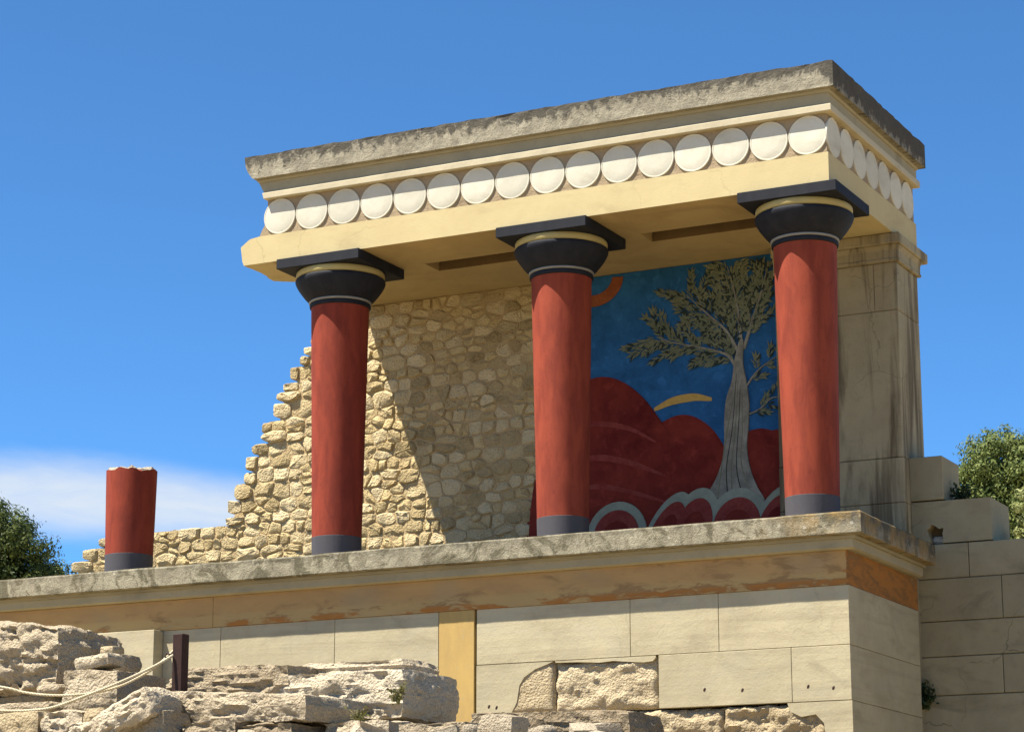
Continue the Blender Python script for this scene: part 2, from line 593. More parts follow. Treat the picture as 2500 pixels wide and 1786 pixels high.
# ------------------------------------------------------------------ bastion below the portico
bas = thing('bastion', 'pale block-built bastion with orange painted band and grey stone ledge carrying the red columns', 'building', (-3.5, 0, -2.3))
obj('core', box(-11, .04, .16, 2.30, -5.0, -.30, 0), 'ashlar_grey', bas)
obj('core_end', box(-.3, .03, .5, 1.868, -5.0, -.20, 0), 'ashlar_grey', bas)


def slab_ring(x0, x1, y0, y1, z, seed, jit, nf, ns):
    r = []
    def J(x, y, k):
        return jit * nz(x * 1.0 + seed, y, z * 3 + k * 9, 5.0)
    for i in range(nf):
        x = x0 + (x1 - x0) * i / nf
        r.append((x + J(x, y0, 1) * .3, y0 + J(x, y0, 2), z + J(x, y0, 3) * .8))
    for i in range(ns):
        y = y0 + (y1 - y0) * i / ns
        r.append((x1 + J(x1, y, 4) * (1 if i else .5), y, z + J(x1, y, 5) * .8))
    r.append((x1, y1, z))
    r.append((x0, y1, z))
    return r


obj('ledge', stack([slab_ring(-11, .253, -.253, 1.66, -.1725, 0, .0015, 130, 24), slab_ring(-11, .257, -.257, 1.66, -.166, 0, .002, 130, 24),
                    slab_ring(-11, .256, -.256, 1.66, -.012, 4, .009, 130, 24), slab_ring(-11, .246, -.246, 1.66, .0, 4, .009, 130, 24)]), 'ledge', bas)
obj('terrace_floor', box(-11, .04, 1.661, 2.30, -.30, -.004, 0), 'ledge', bas)
# bed mould and cornice under the ledge
obj('bed_mould', stack([slab_ring(-11, .175, -.175, 1.64, z, 7, .001, 40, 8) for z in (-.196, -.1735)]), 'fascia', bas)
obj('cornice', stack([slab_ring(-11, x, -x, 1.64, z, 2, .002, 60, 10) for x, z in ((.12, -.274), (.146, -.262), (.150, -.197))]), 'fascia', bas)
for k, (xa, xb) in enumerate(((-11, -5.786), (-5.782, .077))):
    if k == 0:
        obj('painted_band', box(xa, xb, -.087, .2, -.5414, -.275, .003), 'band', bas)
    else:
        obj('painted_band', stack([slab_ring(xa, xb, -.087, 1.70, z, 3, .002, 60, 12) for z in (-.5414, -.275)]), 'band', bas)


def ashlar(x0, x1, z0, z1, y0=-.075, y1=.20, mat='ashlar', name='stone_block', g=.0017, c=.0028):
    return obj(name, box(x0 + g, x1 - g, y0, y1, z0 + g, z1 - g, c), mat, bas)


def rough_block(x0, x1, z0, z1, y0, depth=.22, amp=.022, seed=0, name='eroded_block', mat='tan_rock', parent=None, cell=.02):
    nx, nzz = max(4, int((x1 - x0) / cell)), max(4, int((z1 - z0) / cell))
    V, F = [], []
    for j in range(nzz + 1):
        for i in range(nx + 1):
            u, v = i / nx, j / nzz
            e = min(u, 1 - u) * (x1 - x0) / .03
            e2 = min(v, 1 - v) * (z1 - z0) / .03
            edge = max(0, 1 - min(e, e2))
            x = x0 + (x1 - x0) * u
            z = z0 + (z1 - z0) * v
            d = amp * (nz(x + seed, 0, z * 1.6, 5, 4) + .6 * abs(nz(x, seed, z * 2, 13, 3)))
            wob = .010 * nz(x * 1.5, seed, z * 1.5, 8)
            V.append((x + wob * (0 if 0 < i < nx else 1), y0 + .03 * edge - d, z + (.010 * nz(x, z, seed, 9) if j in (0, nzz) else 0)))
    w = nx + 1
    F = [(j * w + i, j * w + i + 1, (j + 1) * w + i + 1, (j + 1) * w + i) for j in range(nzz) for i in range(nx)]
    rim = [i for i in range(w)] + [j * w + nx for j in range(1, nzz + 1)] + [nzz * w + i for i in range(nx - 1, -1, -1)] + [j * w for j in range(nzz - 1, 0, -1)]
    k = len(V)
    for q in rim:
        V.append((V[q][0], y0 + depth, V[q][2]))
    n = len(rim)
    for a in range(n):
        b = (a + 1) % n
        F.append((rim[a], rim[b], k + b, k + a))
    F.append(tuple(k + a for a in range(n)))
    return obj(name, (V, F), mat, parent or bas, smooth=True, sharp=50)


T1, T2, T3, T4 = -.5414, -1.006, -1.432, -1.86
# first course under the band
for xa, xb in ((-6.315, -5.705), (-5.705, -4.542), (-4.542, -3.53), (-3.172, -1.775), (-1.775, -1.009)):
    ashlar(xa, xb, T2, T1)
ashlar(-1.009, .078, T2, T1, y1=1.70)
ashlar(-8.2, -6.315, -1.35, T1 - .003, y0=-.212)
ashlar(-11, -8.2, -1.35, T1 - .003, y0=-.212)
ashlar(-11, -6.315, -1.9, -1.35, y0=-.212)
# ochre pilaster strip
obj('ochre_pilaster', box(-3.524, -3.190, -.082, .2, -2.4, T1 - .002, .004), 'ochre', bas)
# second course
for xa, xb in ((-6.315, -4.95), (-4.95, -3.53)):
    ashlar(xa, xb, T3, T2)
ashlar(-1.533, -.407, T3, T2)
ashlar(-.407, .078, T3, T2, y1=1.70)
# broken plaster panel: its lower right corner has come away from the eroded stone
pl = [(-3.172, T3 + .003), (-2.86, T3 + .003), (-2.80, -1.33), (-2.775, -1.19), (-2.73, -1.125), (-2.63, -1.065), (-2.52, -1.03), (-2.466, T2 - .003), (-3.172, T2 - .003)]
obj('plaster_panel', prism(pl, -.075, .2), 'ashlar', bas)
rough_block(-2.90, -2.464, T3 + .003, T2 - .004, -.068, amp=.006, seed=3)
rough_block(-2.452, -1.545, T3 + .003, T2 - .022, -.058, amp=.024, seed=8)
pl2 = [(-2.45, T2 - .003), (-2.44, T2 - .016), (-2.25, T2 - .020), (-2.05, T2 - .034), (-1.93, T2 - .026), (-1.80, T2 - .040), (-1.66, T2 - .052), (-1.58, T2 - .046), (-1.553, T2 - .018), (-1.553, T2 - .003)]
obj('plaster_panel', prism(pl2, -.080, .1), 'ashlar', bas)
# third course, mostly bare stone
for k, (xa, xb) in enumerate(((-6.315, -4.9), (-4.9, -3.53))):
    ashlar(xa, xb, T4, T3)
rough_block(-3.172, -2.30, T4, T3 - .004, -.055, seed=11)
rough_block(-2.29, -1.752, T4, T3 - .004, -.05, seed=17)
rough_block(-1.745, -.998, T4, T3 - .012, -.05, amp=.038, seed=23)
rough_block(-.990, -.13, T4, T3 - .015, -.05, amp=.038, seed=31)
pl3 = [(-.45, T3 - .003), (-.43, -1.50), (-.34, -1.545), (-.22, -1.53), (-.155, -1.60), (-.14, -1.72), (-.16, T4), (.078, T4), (.078, T3 - .003)]
obj('plaster_panel', prism(pl3, -.0752, -.012), 'ashlar', bas)
ashlar(-.128, .0778, T4, T3, y0=-.0735, y1=1.70)
ashlar(-3.172, .078, -2.45, T4, y1=1.70)
ashlar(-6.315, -3.53, -2.45, T4)
# small fixing holes left in the panels: short dark plugs set into the plaster
for x, z in ((-3.055, -1.352), (-2.985, -1.362), (-1.14, -1.30), (-.82, -1.318), (-.275, -1.315), (-.07, -1.335)):
    pr = lathe([(.003, -.004), (.010, -.003), (.012, 0)], 8)
    V = [(x + p[0], -.0755 + p[2] * .4, z + p[1] * 1.25 + p[0] * .5) for p in pr[0]]
    obj('fixing_hole', (V, pr[1]), 'iron', bas)

# ------------------------------------------------------------------ stepped block wall on the right
stw = thing('stepped_wall', 'grey stepped wall of large stone blocks in shade beside the bastion', 'wall', (1.2, 2.1, -2.2))
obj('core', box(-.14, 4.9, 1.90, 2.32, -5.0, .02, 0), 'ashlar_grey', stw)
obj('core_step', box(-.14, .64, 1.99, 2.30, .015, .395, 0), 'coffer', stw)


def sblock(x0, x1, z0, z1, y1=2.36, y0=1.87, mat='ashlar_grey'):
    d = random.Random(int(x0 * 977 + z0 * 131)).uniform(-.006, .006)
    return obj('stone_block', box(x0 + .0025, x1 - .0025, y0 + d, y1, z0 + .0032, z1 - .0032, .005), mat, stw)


sblock(-.14, .288, .415, .797)
# second step: a corner of the block has broken out
hole = [(-.14, .044), (.15, .044), (.155, .075), (.14, .12), (.128, .165), (.152, .178), (.165, .205), (.19, .198), (.215, .182), (.228, .166), (.272, .172), (.262, .12), (.268, .085), (.255, .044), (.689, .044), (.689, .402), (-.14, .406)]
obj('stone_block', prism(hole, 1.87, 2.43), 'ashlar_grey', stw)
obj('broken_stone', box(.15, .262, 1.93, 2.0, .046, .112, .018), 'fracture', stw)
obj('broken_stone', box(.13, .275, 1.985, 2.0, .118, .21, .01), 'coffer', stw)
rows = [(.037, -.26, [.477, 1.62, 2.9]), (-.26, -.62, [.751, 1.85, 3.1]), (-.62, -.917, [1.12, 2.3]), (-.917, -1.24, [.731, 1.9, 3.0]),
        (-1.24, -1.60, [1.10, 2.4]), (-1.60, -1.96, [.62, 1.7, 2.9]), (-1.96, -2.4, [1.2, 2.5]), (-2.4, -2.9, [.8, 2.1]), (-2.9, -3.5, [1.3, 2.6]), (-3.5, -4.2, [.9, 2.2]), (-4.2, -4.9, [1.4, 2.7])]
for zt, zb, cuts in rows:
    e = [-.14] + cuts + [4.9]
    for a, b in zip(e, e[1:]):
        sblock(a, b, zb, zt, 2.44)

# ------------------------------------------------------------------ square pier
pier = thing('square_pier', 'tall plain square pier with moulded capital standing right of the painted mural', 'pier', (-.56, 2.0, 0))
obj('plinth_block', box(-1.128, .0, 1.700, 2.325, .0, .388, .004), 'pier', pier)
obj('plinth_block', box(-1.128, .0, 1.700, 2.325, .392, .778, .005), 'pier', pier)
obj('shaft_block', box(-1.128, -.006, 1.712, 2.322, .784, 2.078, .006), 'pier', pier)
obj('shaft_block', box(-1.128, -.212, 1.712, 2.322, 2.081, 2.505, .005), 'pier', pier)
obj('shaft_block', box(-.209, -.006, 1.710, 2.322, 2.081, 2.505, .005), 'pier', pier)
obj('capital_band', stack([[(a, b, z) for a, b in ((-1.128, 1.712 - d), (-.006 + d, 1.712 - d), (-.006 + d, 2.322 + d), (-1.128, 2.322 + d))] for d, z in
                           ((.012, 2.507), (.028, 2.512), (.030, 2.530), (.022, 2.545), (.024, 2.610), (.036, 2.635), (.045, 2.652))]), 'pier', pier)
obj('capital_slab', box(-1.128, .058, 1.622, 2.455, 2.654, 2.747, .008), 'pier', pier)

# ------------------------------------------------------------------ back wall: rubble masonry
rub = thing('rubble_wall', 'ruined rubble stone wall stepping down to the left behind the columns', 'wall', (-5.2, 2.05, 0))
PROFILE = [(-8.76, .0), (-8.72, .50), (-8.52, .60), (-8.37, .68), (-8.2, .72), (-7.9, .735), (-7.1, .74), (-6.87, .78), (-6.84, 1.0), (-6.70, 1.22), (-6.58, 1.50), (-6.44, 1.74), (-6.28, 2.0),
           (-6.12, 2.22), (-5.99, 2.46), (-5.86, 2.62), (-5.76, 2.75), (-5.70, 2.80)]


def left_edge(z):
    return lerp_tab([(q, p) for p, q in PROFILE], z)


def build_rubble():
    rnd = random.Random(21)
    X1 = -3.525
    # mortar body, stepped like the courses
    cells = []
    z = -.005
    edges = []
    while z < 2.735:
        h = rnd.choice((rnd.uniform(.07, .11), rnd.uniform(.11, .15), rnd.uniform(.13, .20)))
        if z < .78:
            h = min(h, .13)
        if z + h > 2.68:
            h = 2.748 - z
        zc = z + h * .6
        xl = left_edge(zc) + rnd.uniform(-.03, .03)
        edges.append((z, z + h, xl))
        x = xl
        row = []
        while x < X1 - .001:
            w = rnd.choice((rnd.uniform(.07, .13), rnd.uniform(.12, .20), rnd.uniform(.16, .28))) * (1.0 if h < .13 else 1.1)
            if X1 - (x + w) < .07:
                w = X1 - x
            row.append((x, w))
            x += w
        for i, (x, w) in enumerate(row):
            edge = i < 1
            if not edge and h > .125 and w > .1 and rnd.random() < .22:
                k = rnd.uniform(.36, .64)
                cells.append((x, x + w, z, z + h * k, edge))
                cells.append((x, x + w, z + h * k, z + h, edge))
            elif not edge and w > .19 and rnd.random() < .25:
                k = rnd.uniform(.55, .7)
                cells.append((x, x + w * k, z, z + h, edge))
                cells.append((x + w * k, x + w, z, z + h * .55, edge))
                cells.append((x + w * k, x + w, z + h * .55, z + h, edge))
            else:
                cells.append((x, x + w, z, z + h, edge))
        z += h
    # body
    poly = [(X1, -.005)]
    bodyL = []
    for a, b, xl in edges:
        bodyL += [(xl + .05, a), (xl + .05, b)]
    parts = []
    for a, b, xl in edges:
        parts.append(box(xl + .06, X1, 1.789, 2.28, a, b, 0))
    obj('mortar_core', join(parts), 'mortar', rub)
    seeds = []
    for xa, xb, za, zb, edge in cells:
        w, h = xb - xa, zb - za
        xl = next(e[2] for e in edges if e[0] - .001 <= za < e[1])
        jx = 0 if edge else rnd.uniform(-.22, .22) * w
        seeds.append(((xa + xb) / 2 + jx, (za + zb) / 2 + rnd.uniform(-.12, .12) * h, .5 * (w * h) * rnd.uniform(.5, 1.3), xl, edge, za, zb))

    def clip(poly, nx, nz2, d):
        out = []
        for a, b in zip(poly, poly[1:] + poly[:1]):
            da, db = a[0] * nx + a[1] * nz2 - d, b[0] * nx + b[1] * nz2 - d
            if da <= 0:
                out.append(a)
            if da * db < 0:
                t = da / (da - db)
                out.append((a[0] + (b[0] - a[0]) * t, a[1] + (b[1] - a[1]) * t))
        return out
    K = 1.6                                           # stones are laid on their long side
    made = []
    for si, (sx, sz, sw, xl, edge, ca, cb) in enumerate(seeds):
        above = sx > left_edge(cb + .12) + .15
        z0, z1 = max(-.005, ca - .05), min(2.746, cb + (.05 if above else rnd.uniform(-.015, .008)))
        poly = [(max(xl - (.02 if edge else 0), sx - .3), z0), (min(X1, sx + .3), z0), (min(X1, sx + .3), z1), (max(xl - (.02 if edge else 0), sx - .3), z1)]
        gap = rnd.uniform(.003, .010)
        for ti, (tx, tz, tw, _, _, _, _) in enumerate(seeds):
            if ti == si or abs(tx - sx) > .5 or abs(tz - sz) > .4 or not poly:
                continue
            ax, az = tx - sx, (tz - sz) * K
            L2 = ax * ax + az * az
            f = .5 + (sw - tw) / (2 * L2 + 1e-9) * .55
            f = max(.28, min(.72, f))
            nx, nz2 = ax, az * K
            ln = math.hypot(nx, nz2)
            nx, nz2 = nx / ln, nz2 / ln
            px, pz = sx + ax * f, sz + az / K * f
            poly = clip(poly, nx, nz2, px * nx + pz * nz2 - gap)
        if len(poly) < 3:
            continue
        A = .5 * sum(a[0] * b[1] - b[0] * a[1] for a, b in zip(poly, poly[1:] + poly[:1]))
        if abs(A) < .0009:
            continue
        cx = sum(p[0] for p in poly) / len(poly)
        cz = sum(p[1] for p in poly) / len(poly)
        # knock the corners off
        r = rnd.uniform(.08, .27)
        ring = []
        for a, b, c in zip(poly[-1:] + poly[:-1], poly, poly[1:] + poly[:1]):
            for o in (a, c):
                d = math.hypot(o[0] - b[0], o[1] - b[1])
                k = min(r, .05 / max(d, .001))
                ring.append((b[0] + (o[0] - b[0]) * k - cx + rnd.uniform(-.003, .003), b[1] + (o[1] - b[1]) * k - cz + rnd.uniform(-.003, .003)))
        n = len(ring)
        prd = rnd.uniform(.006, .023) + (.012 if edge else 0)
        yb = 1.83 if not edge else 2.14
        tx, tz = rnd.uniform(-.12, .12), rnd.uniform(-.14, .14)
        ins = rnd.uniform(.72, .88)
        V = []
        for s_, y, jj in ((1.0, yb, 0), (.985, 1.79 - prd * .4, .003), (ins, 1.79 - prd, .007)):
            for px, pz in ring:
                V.append((cx + px * s_, y + rnd.uniform(-jj, jj) + (tx * px + tz * pz if s_ < .9 else 0), cz + pz * s_))
        V.append((cx + rnd.uniform(-.02, .02), 1.79 - prd - rnd.uniform(-.003, .009), cz + rnd.uniform(-.015, .015)))
        F = []
        for q in range(2):
            for i in range(n):
                j = (i + 1) % n
                F.append((q * n + i, q * n + j, (q + 1) * n + j, (q + 1) * n + i))
        for i in range(n):
            F.append((2 * n + i, 2 * n + (i + 1) % n, 3 * n))
        F.append(tuple(range(n - 1, -1, -1)))
        made.append((abs(A) + (1 if edge else 0), (V, F)))
    made.sort(key=lambda q: -q[0])
    for a, vf in made[:300]:
        obj('stone', vf, 'stone', rub, smooth=True, sharp=33)
    if made[300:]:
        o = obj('small_stones', join([vf for a, vf in made[300:]]), 'stone_many', rub, smooth=True, sharp=33)
        o['kind'] = 'stuff'


build_rubble()

# ------------------------------------------------------------------ painted relief panel: red hills, a tree and pale-edged rocks
mur = thing('mural_panel', 'painted relief mural of a tree among dark red hills under blue sky', 'mural', (-2.36, 1.95, 0))
obj('sky_panel', box(-3.522, -1.131, 1.792, 2.28, .0, 2.748, .002), 'mural_blue', mur)


def relief(name, pts, mat, y, th=.012, sub=4, closed=True, inset=.02):
    return obj(name, prism(smooth_poly(pts, closed, sub), y, y + th, inset), mat, mur)


X0, X1M = -3.586, -1.133
relief('hill', [(-3.518, .01), (-3.518, 1.0), (-3.43, 1.38), (-3.2, 1.68), (-2.92, 1.79), (-2.68, 1.74), (-2.46, 1.57), (-2.28, 1.33), (-2.1, 1.05), (-1.95, .7), (-1.9, .01)], 'mural_red', 1.782)
relief('hill', [(-3.592, .01), (-3.585, .45), (-3.56, .68), (-3.53, .86), (-3.515, .80), (-3.51, .01)], 'mural_red', 1.75, .06)
relief('hill', [(-2.75, .01), (-2.7, .8), (-2.45, 1.2), (-2.22, 1.33), (-2.05, 1.36), (-1.88, 1.29), (-1.72, 1.12), (-1.6, .8), (-1.55, .01)], 'mural_red', 1.786, .008)
relief('hill', [(-1.72, .01), (-1.66, .8), (-1.52, 1.1), (-1.36, 1.165), (-1.22, 1.14), (X1M, 1.08), (X1M, .5), (X1M, .01)], 'mural_red', 1.7865, .008)
# bands on the nearest hill
for k, (z0, w) in enumerate(((1.33, .05), (1.02, .06), (.75, .05))):
    a = smooth_poly([(-3.3, z0 - .05), (-2.95, z0 + .05), (-2.6, z0 - .02), (-2.32 + .08 * k, z0 - .19)], False, 6)
    b = [(x, z - w * (.3 + .7 * math.sin(math.pi * i / (len(a) - 1)))) for i, (x, z) in enumerate(a)]
    obj('hill_band', prism(a + b[::-1], 1.7795, 1.784), 'mural_red_light', mur)
# orange half ring and an ochre cloud in the painted sky
arc = [(-2.93 + .30 * math.cos(t), 2.73 + .27 * math.sin(t)) for t in [math.pi * (1.02 + .96 * i / 20) for i in range(21)]]
arc2 = [(-2.93 + .19 * math.cos(t), 2.73 + .16 * math.sin(t)) for t in [math.pi * (1.02 + .96 * i / 20) for i in range(21)]]
obj('painted_ring', prism(arc + arc2[::-1], 1.784, 1.793), 'mural_orange', mur)
# tree
relief('trunk', [(-1.95, .50), (-1.80, .66), (-1.70, .86), (-1.665, 1.06), (-1.66, 1.25), (-1.64, 1.45), (-1.58, 1.62), (-1.55, 1.80), (-1.50, 1.98), (-1.46, 1.97), (-1.47, 1.78), (-1.44, 1.60), (-1.42, 1.40), (-1.43, 1.20), (-1.45, 1.0), (-1.42, .80), (-1.36, .64), (-1.30, .48), (-1.6, .42)], 'mural_trunk', 1.768, .02)
BR = [[(-1.52, 1.70), (-1.62, 1.86), (-1.85, 1.95), (-2.10, 2.02), (-2.30, 2.10)], [(-1.50, 1.85), (-1.62, 2.08), (-1.80, 2.26), (-1.98, 2.44)], [(-1.48, 1.92), (-1.50, 2.20), (-1.54, 2.45), (-1.60, 2.68)],
      [(-1.46, 1.9), (-1.36, 2.18), (-1.28, 2.40), (-1.22, 2.60)], [(-1.45, 1.55), (-1.34, 1.68), (-1.22, 1.76), (-1.145, 1.80)], [(-1.43, 1.30), (-1.32, 1.34), (-1.22, 1.42), (-1.15, 1.43)]]
leafs, leafd = [], []
rl = random.Random(5)


def painted_leaf(bx, bz, ang, ln, wd, lst):
    ex, ez = bx + ln * math.cos(ang), bz + ln * math.sin(ang)
    if not (-3.5 < ex < X1M - .006 and .3 < ez < 2.735 and bx < X1M - .006 and bz < 2.735):
        return
    ox, oz = -math.sin(ang) * wd, math.cos(ang) * wd
    mx, mz = bx + (ex - bx) * .45, bz + (ez - bz) * .45
    y = 1.776 - rl.uniform(0, .008)
    lst.append(([(bx, y + .005, bz), (mx + ox, y + .003, mz + oz), (ex, y + .005, ez), (mx - ox, y + .003, mz - oz), (mx, y - .001, mz)],
                [(0, 1, 4), (1, 2, 4), (2, 3, 4), (3, 0, 4)]))


def stroke(name, p, w0, w1, mtl, y0=1.774):
    L, Rr = [], []
    for i, (x, z) in enumerate(p):
        a, c = p[max(0, i - 1)], p[min(len(p) - 1, i + 1)]
        tx, tz = c[0] - a[0], c[1] - a[1]
        l = math.hypot(tx, tz) or 1
        w = w0 + (w1 - w0) * i / (len(p) - 1)
        L.append((x - tz / l * w, z + tx / l * w))
        Rr.append((x + tz / l * w, z - tx / l * w))
    return obj(name, prism(L + Rr[::-1], y0, y0 + .016), mtl, mur)


for bi, b in enumerate(BR):
    p = smooth_poly(b, False, 8)
    stroke('branch', p, .015 if bi < 4 else .008, .003, 'mural_trunk')
    twigs = [(p[int(k)], rl.choice((-1, 1))) for k in np.linspace(4, len(p) - 1, 24 if bi < 4 else 6)]
    for q, (pt, sg) in enumerate(twigs):
        sg = 1 if q % 2 else -1
        i = p.index(pt)
        a = p[max(0, i - 1)]
        b2 = p[min(len(p) - 1, i + 1)]
        ang = math.atan2(b2[1] - a[1], b2[0] - a[0]) + sg * rl.uniform(.35, 1.0)
        n = rl.randint(7, 11) if bi < 4 else 4
        x, z = pt
        curl = rl.uniform(-.05, .05)
        for k in range(n):
            x += .028 * math.cos(ang)
            z += .028 * math.sin(ang)
            ang += curl
            for sd in (-1, 1):
                tgt = leafs if rl.random() < .72 else leafd
                painted_leaf(x, z, ang + sd * rl.uniform(.35, .75), rl.uniform(.055, .095), rl.uniform(.008, .014), tgt)
        painted_leaf(x, z, ang, .09, .012, leafs)
# streaks of bark painted on the trunk
for k in range(0, 9, 2):
    x0 = -1.80 + .052 * k
    pts = smooth_poly([(x0 * .75 - .385 + .02 * math.sin(k), .56 + .05 * rl.random()), (-1.60 + (x0 + 1.6) * .45, .85), (-1.55 + (x0 + 1.6) * .30, 1.2 + .1 * rl.random()), (-1.515 + (x0 + 1.6) * .16, 1.45 + .25 * rl.random())], False, 5)
    stroke('bark_streak', pts, .005, .0015, 'mural_leaf_dark' if k % 4 else 'mural_leaf', 1.766)
obj('leaves', join(leafs), 'mural_leaf', mur, kind='stuff')
obj('dark_leaves', join(leafd), 'mural_leaf_dark', mur, kind='stuff')
# ochre ground strip on the far hill crest
oc = smooth_poly([(-2.34, 1.45), (-2.16, 1.53), (-1.95, 1.545), (-1.78, 1.49)], False, 6)
oc2 = [(x, z - .075 * math.sin(math.pi * (.12 + .76 * i / (len(oc) - 1)))) for i, (x, z) in enumerate(oc)]
obj('ochre_streak', prism(oc + oc2[::-1], 1.786, 1.793), 'mural_ochre', mur)
# rounded rocks along the foot
for cx, w, h, lean in ((-3.35, .26, .62, .05), (-2.72, .30, .62, .02), (-2.24, .20, .66, .16), (-1.98, .24, .68, .10), (-1.56, .30, .65, .03), (-1.21, .20, .64, .12)):
    for nm, k, mtl, y in (('rock_outline', 1.0, 'mural_pale', 1.764), ('rock_face', .76, 'mural_red_light', 1.758), ('rock_heart', .45, 'mural_red', 1.754)):
        top = [(cx + w * k * math.cos(t) + lean * k * max(0, math.sin(t)), .30 + (h - .30) * k * math.sin(t)) for t in [math.pi * i / 16 for i in range(17)]]
        top = [(max(X0, min(X1M, x)), z) for x, z in top]
        poly = [(min(X1M, cx + w * k), .004)] + top + [(max(X0, cx - w * k), .004)]
        obj(nm, prism(poly, y - .0004 * (cx + 3.5), y + .03, .015), mtl, mur)

# ------------------------------------------------------------------ columns
SPEC = [(-4.80, 'red column with black capital in front of the rubble wall, left of the mural', 1),
        (-2.58, 'red column with black capital between the rubble wall and the mural', 2),
        (-.352, 'red column with black capital at the roof corner, beside the square pier', 3)]


def col_r(z):
    return .2163 + .0195 * z


def build_column(x0, label, paint):
    c = thing('red_column', label, 'column', (x0, .365, 0), 'red columns on the ledge')
    y0 = .365
    obj('base_band', lathe([(col_r(0) + .001, .0), (col_r(.235) + .002, .234), (col_r(.235), .236)], 64, x0, y0), 'grey_base', c, True, 40)
    obj('shaft', lathe([(col_r(.236 + i * .15), .236 + i * .15) for i in range(14)] + [(col_r(2.332), 2.332)], 64, x0, y0), paint, c, True, 40)
    obj('neck_ring', lathe([(.262, 2.325), (.274, 2.33), (.277, 2.345), (.274, 2.362), (.265, 2.37)], 64, x0, y0), 'black', c, True, 50)
    obj('white_ring', lathe([(.272, 2.366), (.283, 2.371), (.285, 2.378), (.282, 2.386), (.272, 2.388)], 64, x0, y0), 'white_ring', c, True, 60)
    obj('cushion', lathe([(.270, 2.386), (.287, 2.390), (.322, 2.426), (.352, 2.464), (.380, 2.504), (.400, 2.540), (.409, 2.566), (.407, 2.584), (.393, 2.593), (.370, 2.594)], 64, x0, y0), 'black', c, True, 60)
    obj('yellow_disc', lathe([(.36, 2.592), (.392, 2.593), (.401, 2.605), (.403, 2.628), (.400, 2.648), (.392, 2.656), (.36, 2.656)], 64, x0, y0), 'yellow_ring', c, True, 60)
    obj('abacus', box(x0 - .428, x0 + .428, -.051, .781, 2.657, 2.7485, .004), 'black', c)
    return c


for x0, lab, k in SPEC:
    build_column(x0, lab, 'red' if k == 1 else 'red_lighter')

# broken stump further left
stp = thing('column_stump', 'broken red column stump with jagged top and grey base on the ledge', 'column', (-7.03, .365, 0))
obj('base_band', lathe([(col_r(0) + .001, .0), (col_r(.235) + .002, .234), (col_r(.235), .236)], 64, -7.03, .365), 'grey_base', stp, True, 40)


def stump():
    n = 64
    rs = random.Random(4)
    def zt(i):
        t = 2 * math.pi * i / n
        s = 1.035 + .012 * nz(3 * math.cos(t), 3 * math.sin(t), 1, 1.4, 3)
        for c, w, d in ((4.5, .24, .028), (5.15, .16, .020), (5.75, .30, .034), (1.2, .4, .03), (2.6, .3, .02)):
            s -= d * math.exp(-((t - c) / w) ** 2)
        return s + rs.uniform(-.004, .004)
    zs = [zt(i) for i in range(n)]
    def ring(z, r):
        return [(-7.03 + r * math.cos(2 * math.pi * i / n), .365 + r * math.sin(2 * math.pi * i / n), z if z is not None else zs[i]) for i in range(n)]
    obj('shaft', stack([ring(.236 + k * .15, col_r(.236 + k * .15)) for k in range(5)] + [ring(None, col_r(1.02)), [(p[0], p[1], p[2] - .004) for p in ring(None, col_r(1.02) - .012)]]), 'red', stp, True, 40)
    V = []
    for q, k in enumerate((.945, .9, .7, .45, .2)):
        for i in range(n):
            t = 2 * math.pi * i / n
            r = col_r(1.02) * k
            z = zs[i] * (1 if k > .8 else .5) + (0 if k > .8 else .52) + (.016 + .025 * nz(r * math.cos(t) * 3, r * math.sin(t) * 3, 7, 4)) * (1 if k < .94 else -.3)
            V.append((-7.03 + r * math.cos(t), .365 + r * math.sin(t), z))
    F = []
    for q in range(4):
        for i in range(n):
            F.append((q * n + i, q * n + (i + 1) % n, (q + 1) * n + (i + 1) % n, (q + 1) * n + i))
    F.append(tuple(4 * n + i for i in range(n)))
    obj('broken_top', (V, F), 'fracture', stp, True, 40)


stump()

# ------------------------------------------------------------------ entablature and roof
ent = thing('portico_roof', 'flat portico roof with cream beam and white disc frieze, broken off at left', 'roof', (-2.8, 1.1, 2.75))
LEFTZ = [(2.735, -5.61), (2.80, -5.618), (2.86, -5.628), (2.926, -5.652), (2.95, -5.615), (2.991, -5.55), (3.004, -5.46), (3.03, -5.445), (3.08, -5.42), (3.132, -5.383), (3.232, -5.364), (3.308, -5.377),
         (3.337, -5.383), (3.396, -5.40), (3.507, -5.456), (3.549, -5.489), (3.60, -5.53), (3.683, -5.567), (3.774, -5.575)]
LEFTY = [(0, 0), (.12, -.004), (.28, .008), (.45, -.02), (.58, -.045), (.66, .05), (.72, .16), (1.0, .215), (1.6, .215), (2.4, .23)]


def XL(y, z):
    return lerp_tab(LEFTZ, z) + lerp_tab(LEFTY, y) + .014 * nz(1, y * 3, z * 3, 2.6, 3)


def ent_ring(s, z, jit=0.0, back=2.33, nf=80, ns=20, nl=16, sr=None):
    sr = s if sr is None else sr
    xl = XL(-s, z)
    r = []
    for i in range(nf):
        x = xl + (sr - xl) * i / nf
        k = min(1, i / 3)
        r.append((x, -s + jit * nz(x, 1, z * 4, 6, 3) * k, z + jit * .9 * nz(x, 7, z * 4, 7, 3) * k))
    for i in range(ns):
        y = -s + (back + s) * i / ns
        r.append((sr + jit * nz(4, y, z * 4, 6, 3) * (1 if i else 0), y, z + jit * .9 * nz(5, y, z * 4, 7, 3)))
    r.append((sr, back, z))
    for i in range(nl):
        y = back + (-s - back) * i / nl
        r.append((XL(y, z), y, z))
    return r


